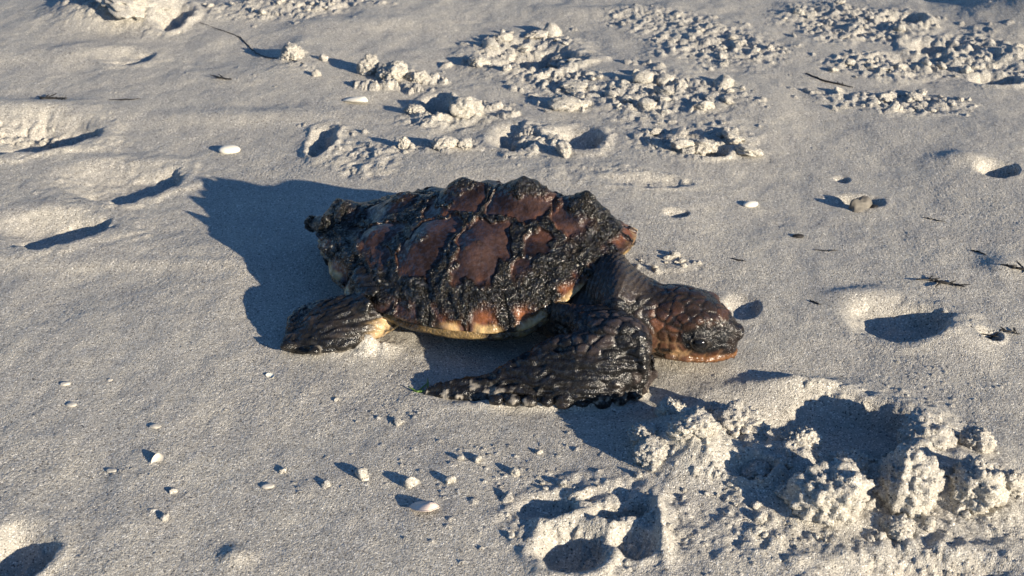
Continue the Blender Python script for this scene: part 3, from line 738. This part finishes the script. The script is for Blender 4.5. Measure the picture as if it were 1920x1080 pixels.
# ================================================================== SAND CLODS
print('clods')
def clod_mesh(name, sub, seed, rad, knobs=3.2):
    V, F = ico(sub)
    n = f3(V * 1.2 + seed * 2.7, 3, seed)
    a1, a2, _ = vor3(V * knobs + seed, seed); c1, c2, _ = vor3(V * knobs * 2.3 + seed, seed + 9); e1, _, _ = vor3(V * knobs * 5.2, seed + 5)
    r = 1 + .40 * n + .34 * (.62 - a1) + .24 * (.6 - c1) + .13 * (.6 - e1) + .05 * f3(V * 26, 2, seed)
    pr = np.random.default_rng(seed)
    cut = np.full(len(V), 9.0)
    for _ in range(7):
        m_ = pr.normal(size=3); m_ /= np.linalg.norm(m_); cut = np.minimum(cut, pr.uniform(*((.45, .8) if sub < 5 else (.6, .95))) / np.maximum(V @ m_, .05))
    r = np.minimum(1 + .40 * n, cut) + .30 * (.62 - a1) + .26 * (.6 - c1) + .15 * (.6 - e1) + .05 * f3(V * 26, 2, seed)
    V = V * r[:, None]; V[:, 2] = np.maximum(V[:, 2], -.62) 
    me = bpy.data.meshes.new(name); fill(me, V * np.asarray(rad), F)
    me.polygons.foreach_set('use_smooth', np.ones(len(F), bool)); me.materials.append(SAND); return me
SMALL = [clod_mesh('sand_clod', 3, 40 + i, (1, 1, .85), 2.2) for i in range(7)]
PLATE = [clod_mesh('sand_clod', 4, 60 + i, (1.15, .8, .5), 2.4) for i in range(6)]
BIG = [clod_mesh('sand_clod', 5, 80 + i, (1, .95, .92), 2.6) for i in range(6)]
n_clod = 0
def clod(px, py, wpx, kind, label, group=None, sq=1.0, tilt=None, lift=.25, rz=None):
    """py is where the clod meets the ground"""
    global n_clod
    s0, _ = PX(py); r = wpx * (.48 if kind == 'b' else .5) * s0; c = P(px, py); x, y = c[0], c[1] + r * .6
    ob = bpy.data.objects.new('sand_clod', random.choice({'s': SMALL, 'p': PLATE, 'b': BIG}[kind])); COL.objects.link(ob)
    ob.location = (x, y, gmin(x, y, r * .7) + r * sq * lift)
    tx, ty = tilt if tilt else (random.uniform(-.3, .3), random.uniform(-.3, .3))
    ob.rotation_euler = (tx, ty, random.random() * 6.28 if rz is None else rz); ob.scale = (r, r, r * sq)
    tag(ob, label, 'sand clod', group); n_clod += 1; return ob
B = 'b'
BR = 'large crumbly sand clods beside the fresh print'
clod(1556, 985, 150, B, 'large knobbly clod of damp sand with smaller lumps below it, beside the fresh print', BR, .95)
clod(1705, 960, 125, B, 'tall steep-sided clod of sand between two others on the broken edge of the print', BR, 1.2)
clod(1835, 955, 110, B, 'rounded shaded clod of sand beside the tall steep-sided clod', BR, 1.15)
clod(1688, 1008, 62, B, 'small round clod lying alone below the tall steep-sided clod', BR, .8)
clod(1740, 858, 110, B, 'wide low clod of sand on the raised far edge of the broken sand', BR, .65)
clod(1828, 855, 66, B, 'narrow upright clod of sand behind the rounded shaded clod', BR, 1.2)
clod(1385, 835, 120, B, 'cracked overhanging lump of sand between the print and the turtle', BR, .75)
clod(1492, 868, 76, B, 'upright lump of sand casting a shadow into the print', BR, 1.1)
clod(1262, 815, 64, B, 'pointed ridge of sand pushed up close to the front flipper', BR, .85)
clod(1215, 862, 80, B, 'sloping lump of bright sand below the pointed ridge', BR, .6)
clod(1225, 892, 84, B, 'low bright clod on the near foot of the churned slope', BR, .55)
clod(1300, 872, 90, B, 'broad bright clod in the middle of the churned slope', BR, .6)
clod(1415, 905, 66, B, 'rough clod at the shaded end of the churned slope', BR, .7)
clod(1340, 800, 56, B, 'small clod on the crest between flipper and print', BR, .8)
clod(1600, 905, 70, B, 'crumbly clod leaning on the large knobbly clod', BR, .9)
clod(1480, 950, 46, B, 'small lump touching the left side of the large knobbly clod'.replace('left side', 'edge'), BR, .8)
clod(1900, 930, 60, B, 'rough clod at the outer end of the row of large clods', BR, 1.0)
random.seed(21)
for (px, py, rx, ry, n, a, b, kinds, lab, grp) in (
    (1620, 950, 270, 90, 64, 9, 30, 's', 'small sand crumb among the large clods beside the fresh print', 'crumbs among the large clods'),
    (1330, 880, 150, 70, 20, 8, 22, 's', 'small sand crumb on the bright churned slope near the front flipper', 'crumbs on the churned slope'),
    (1120, 980, 190, 80, 14, 7, 18, 's', 'small sand crumb in the shallow hollows in front of the churned slope', 'crumbs in the hollows'),
    (985, 100, 115, 44, 24, 12, 48, 'sp', 'sand flake in the hollowed print with a ring-shaped mark behind the shell', 'flakes in the hollowed print'),
    (1230, 185, 170, 40, 30, 10, 44, 'sp', 'sand flake in the broad trampled patch behind the shell and neck', 'flakes in the trampled patch'),
    (1310, 262, 110, 30, 18, 14, 54, 'p', 'slab of broken sand crust beside the trampled patch', 'slabs of broken crust'),
    (1690, 195, 140, 16, 26, 10, 36, 'sp', 'sand lump in the long narrow row of lumps behind the dark stone', 'lumps in the long row'),
    (1640, 125, 100, 22, 16, 10, 26, 'sp', 'sand lump in the slanting strip of rubble behind the long row', 'lumps in the slanting strip'),
    (1590, 45, 130, 32, 14, 10, 24, 'sp', 'sand lump in the rubble near the big far shadow', 'lumps near the far shadow'),
    (1840, 110, 90, 40, 12, 10, 24, 'sp', 'sand lump in the rubble beyond the round hole', 'lumps beyond the round hole'),
    (1350, 85, 110, 36, 14, 8, 22, 'sp', 'sand lump in the scattered rubble between trampled patch and far shadow', 'scattered rubble lumps'),
    (520, 18, 140, 16, 12, 8, 20, 's', 'sand lump in the far rubble beside the big crusted heap', 'far rubble lumps'),
    (60, 250, 90, 22, 10, 10, 24, 's', 'sand lump in the broken hollow left of the white oval shell'.replace('left of', 'across from'), 'lumps in the broken hollow'),
    (1255, 500, 70, 14, 9, 8, 26, 's', 'sand crumb lying behind the turtle neck', 'crumbs behind the neck'),
):
    for i in range(n):
        r_, t_ = math.sqrt(random.random()), random.random() * 6.283
        clod(px + rx * r_ * math.cos(t_), py + ry * r_ * math.sin(t_), a + (b - a) * random.random() ** 1.8, random.choice(kinds), lab, grp, random.uniform(.7, 1.1))
for (px, py, w_, k, sq, lab) in (
    (545, 118, 44, 'b', 1.0, 'pale angular clod beside the thin curved root'),
    (606, 118, 18, 's', 1.1, 'small pale clod near the thin curved root'), (592, 148, 16, 's', 1.2, 'little upright clod below the pale angular clod'),
    (690, 140, 46, 'b', 1.2, 'pointed clod standing at the end of the lumpy cluster'), (735, 152, 60, 'b', .8, 'broad clod in the middle of the lumpy cluster'), (785, 155, 46, 'b', .9, 'ragged clod at the end of the lumpy cluster'),
    (880, 225, 66, 'p', 1.5, 'thick slab of sand standing on edge over a deep shadow'), (810, 222, 40, 'b', .8, 'clod in the deep shadow of the standing slab'), (775, 215, 34, 'b', .8, 'rough low clod beside the deep shadow'),
    (1068, 208, 66, 'p', .9, 'smooth oval lump of sand at the edge of the trampled patch'), (985, 275, 62, 'p', 1.3, 'slanted slab beside the dark crack'), (1060, 298, 46, 'p', 1.3, 'curled slab of sand in front of the slanted slab'),
    (757, 285, 26, 'b', 1.4, 'small upright flake of sand in front of the shadowed hollow'), (830, 292, 50, 'p', 1.1, 'ragged slab of crust near the shell'), (872, 286, 40, 'p', 1.1, 'pale slab of crust joined to the ragged slab'),
    (1405, 290, 60, 'p', .7, 'thin pointed slab jutting from the broken crust'), (230, 48, 170, 'p', .5, 'wide flat heap of crusted sand beyond the long thin curved root'),
    (680, 905, 30, 's', .95, 'rounded sand crumb with a blue shadow on the smooth sand'), (770, 918, 28, 's', 1.3, 'tall two-lobed sand crumb behind the pink shell'), (845, 915, 20, 's', 1.1, 'sand crumb between the tall crumb and the twin crumbs'),
    (864, 872, 14, 's', 1.1, 'tiny crumb touching its twin'), (896, 876, 18, 's', 1.0, 'tiny crumb with a flat side touching its twin'), (1010, 858, 16, 's', 1.0, 'lone crumb nearest the front flipper on smooth sand'), (966, 900, 22, 's', .9, 'low lumpy crumb near the hollow edge'),
    (530, 890, 18, 's', .9, 'half-buried crumb beside a flat pebble'), (610, 918, 22, 's', .6, 'low flat crumb away from the rounded crumb'), (325, 930, 18, 's', .8, 'crumb cluster near the ring-shaped shell bit'), (308, 980, 18, 's', 1.0, 'crumb with a dark shadow below the crumb cluster'),
    (1055, 925, 20, 's', .9, 'ragged crumb on the rim of the shallow hollow'), (950, 950, 30, 's', .7, 'broad ragged crumb at the rim of the shallow hollow'), (745, 800, 22, 's', .5, 'flat patch of crumbs below the flipper tip'), (630, 752, 12, 's', .8, 'tiny pale crumb out beyond the flipper tip'),
):
    clod(px, py, w_, k, lab, None, sq)
print('clods', n_clod)

# ================================================================== SHELLS, STONES, WEED
def set_thing(name, V, F, mat, px, py, label, cat, rz=0, sink=0.0, group=None, tilt=(0, 0)):
    c = P(px, py); ob = mesh_obj(name, V, F, mat); ob.location = (c[0], c[1], gz(c[0], c[1]) - sink); ob.rotation_euler = (tilt[0], tilt[1], rz)
    return tag(ob, label, cat, group)
def pebble(px, py, w_, asp, hgt, mat, label, cat='pebble', rz=0, seed=1, name='pebble', group=None, rough=.08):
    s0, _ = PX(py); r = w_ * .5 * s0; V, F = ico(4)
    V = V * (1 + rough * f3(V * 1.5 + seed, 2, seed))[:, None] * np.array((r, r * asp, r * hgt))
    return set_thing(name, V, F, mat, px, py, label, cat, rz, -r * hgt * .45, group)
def valve(px, py, w_, mat, label, rz, tilt, open_up=True, name='seashell', lift=.2, group=None):
    """one half of a bivalve: thin curved cup with growth rings"""
    s0, _ = PX(py); r = w_ * .5 * s0; nu, nv = 26, 40; V = []
    for layer in (0, 1):
        for i in range(nu):
            t = i / (nu - 1)
            for j in range(nv):
                a = 2 * math.pi * j / nv
                ex, ey = math.cos(a), math.sin(a) * .68
                k = 1 - .22 * math.cos(a) ** 3
                z = (.34 * (1 - t * t) ** .9 if not open_up else -.34 * (1 - t * t) ** .9) + .012 * math.sin(t * 46)
                cx = .45 * (1 - t)
                V.append(((ex * k * t + cx) * r, ey * t * r, (z + (.045 if layer else 0)) * r))
    F = []
    for layer in (0, 1):
        b = layer * nu * nv
        for i in range(nu - 1):
            for j in range(nv):
                q = (b + i * nv + j, b + (i + 1) * nv + j, b + (i + 1) * nv + (j + 1) % nv, b + i * nv + (j + 1) % nv)
                F.append(q if layer else q[::-1])
    e0, e1 = (nu - 1) * nv, nu * nv + (nu - 1) * nv
    for j in range(nv): F.append((e0 + j, e1 + j, e1 + (j + 1) % nv, e0 + (j + 1) % nv))
    return set_thing(name, np.array(V), F, mat, px, py, label, 'seashell', rz, -r * lift, group, tilt)
pebble(430, 279, 40, .6, .42, M_WHITE, 'bright white oval shell lying beyond the turtle shadow', 'seashell', .1, 3, 'seashell', rough=.04)
valve(798, 962, 66, M_PINK, 'pinkish bivalve shell half sunk in the sand below the tall crumb', R(-40), (R(-14), R(-18)), False, lift=.10)
valve(672, 190, 46, M_WHITE, 'pale bivalve shell on the smooth sand near the lumpy cluster', R(10), (R(-12), R(5)), False, lift=.1)
pebble(1408, 379, 30, .6, .4, M_WHITE, 'small cream oval shell beyond the turtle neck', 'seashell', .3, 8, 'seashell', rough=.05)
pebble(1060, 118, 30, .6, .6, M_PEBBLE, 'pale oval pebble in the hollowed print', 'pebble', .4, 6)
pebble(1610, 384, 44, .75, 1.0, M_STONE, 'grey-brown pointed stone sitting in a dark hollow', 'stone', .6, 4, 'stone', rough=.55)
pebble(1638, 384, 22, .8, .6, M_BLACK, 'black chip beside the grey-brown pointed stone', 'stone', .2, 5, 'stone', rough=.3)
pebble(1497, 439, 22, .55, .35, M_BLACK, 'small black flat pebble alone on smooth sand beyond the head', 'pebble', 0, 9, rough=.2)
for (px, py, w_, lab) in ((124, 726, 20, 'flat pale pebble just beyond a similar one on bare sand'), (135, 764, 22, 'flat pale pebble with a rounded outline on bare sand'), (292, 806, 22, 'thin half-buried pale pebble beyond the ring-shaped shell bit'), (210, 886, 20, 'oblong pale pebble with a black shadow'), (503, 916, 24, 'flat pebble beside the half-buried crumb'), (208, 718, 10, 'very small pale pebble on the open sand')):
    pebble(px, py, w_, .62, .30, M_PEBBLE, lab, 'pebble', random.uniform(-.3, .3), int(px), rough=.15)
valve(298, 872, 32, M_PEBBLE, 'ring-shaped worn shell bit tilted in the sand', R(60), (R(30), R(-30)), True, lift=.25)
valve(508, 708, 18, M_WHITE, 'tiny curved shell sliver on smooth sand in front of the hind flipper', R(-30), (R(20), R(0)), True, lift=.3)

def strand(pts, r, mat, label, name, cat, group=None, jitter=.0006, fork=0):
    """thin twig or weed lying on the sand through photo points"""
    Q = []
    for (px, py) in pts:
        c = P(px, py); Q.append((np.array([c[0], c[1], gz(c[0], c[1]) + r * .6]),))
    A = spline([(q[0], q[0], q[0]) for q in Q], 8); A = [a[0] for a in A]
    V, F = [], []
    def tube(line, r0):
        n = 7; base = len(V)
        for i, p in enumerate(line):
            d_ = np.array(line[min(i + 1, len(line) - 1)]) - np.array(line[max(i - 1, 0)]); d_ /= np.linalg.norm(d_) + 1e-9
            s_ = np.cross(d_, za); s_ /= np.linalg.norm(s_) + 1e-9; u_ = np.cross(s_, d_)
            rr = r0 * (.35 + .65 * math.sin(math.pi * min(max(i / (len(line) - 1), .06), .94))) * random.uniform(.75, 1.25)
            for k in range(n):
                a = 2 * math.pi * k / n; V.append(p + (s_ * math.cos(a) + u_ * math.sin(a)) * rr)
        for i in range(len(line) - 1):
            for k in range(n): F.append((base + i * n + k, base + i * n + (k + 1) % n, base + (i + 1) * n + (k + 1) % n, base + (i + 1) * n + k))
        F.append(tuple(range(base, base + n))[::-1]); F.append(tuple(base + (len(line) - 1) * n + k for k in range(n)))
    r *= .72
    A = [a + np.array([random.gauss(0, jitter), random.gauss(0, jitter), 0]) for a in A]
    tube(A, r)
    for k in range(fork):
        i = random.randint(1, len(A) - 2); p = A[i]; t = random.random() * 6.283; l_ = random.uniform(.006, .016)
        tube([p + np.array([math.cos(t), math.sin(t), .12]) * l_ * q for q in (0, .25, .5, .75, 1)], r * .6)
    o0 = A[0] * np.array([1, 1, 1]); ob = mesh_obj(name, np.array(V) - o0, F, mat); ob.location = o0
    return tag(ob, label, cat, group)
strand([(375, 45), (415, 58), (450, 70), (475, 92), (500, 110), (540, 118), (570, 128)], .0011, M_BLACK, 'long thin curved root lying up to the pale angular clod', 'root', 'root')
strand([(1735, 525), (1760, 530), (1800, 537)], .0017, M_BLACK, 'dark spiky sprig of weed on smooth sand beyond the head', 'weed_sprig', 'weed', fork=7)
strand([(1820, 468), (1835, 472), (1848, 480)], .0010, M_BLACK, 'short dark twig near the bright mound', 'twig', 'twig')
strand([(1820, 620), (1850, 628), (1880, 622), (1912, 626)], .0012, M_BLACK, 'forked dark weed in the small hollow past the big dark print', 'weed_sprig', 'weed', fork=6)
strand([(1875, 505), (1900, 510), (1925, 512)], .0014, M_BLACK, 'dark weed tuft on the bright mound', 'weed_sprig', 'weed', fork=5)
strand([(75, 188), (100, 186), (125, 184)], .0018, M_BLACK, 'dark weed tuft on the swell beyond the broken hollow', 'weed_sprig', 'weed', fork=8)
strand([(405, 148), (420, 151), (436, 153)], .0016, M_BLACK, 'dark fleck of weed on sand before the thin root', 'weed_sprig', 'weed', fork=3)
strand([(1510, 143), (1545, 155), (1600, 165)], .0018, M_BLACK, 'dark stick lying against the long row of lumps', 'stick', 'stick', fork=2)
strand([(1372, 484), (1385, 488), (1398, 490)], .0008, M_BLACK, 'short thin twig behind the head', 'twig', 'twig')
strand([(1528, 465), (1550, 467), (1572, 466)], .0007, M_BLACK, 'thin dark stem near the black flat pebble', 'twig', 'twig')
strand([(1730, 405), (1750, 409), (1772, 413)], .0008, M_BLACK, 'thin twig in front of the round hole', 'twig', 'twig')
strand([(1518, 562), (1528, 567), (1538, 572)], .0010, M_BLACK, 'tiny twig between head and big dark print', 'twig', 'twig')
strand([(205, 186), (235, 187), (262, 186)], .0010, M_BLACK, 'thin twig beside the dark weed tuft', 'twig', 'twig')
strand([(775, 736), (790, 737), (806, 740)], .0014, M_GREEN, 'small green strand of weed at the front flipper tip', 'weed_strand', 'weed', fork=4)
print('done')
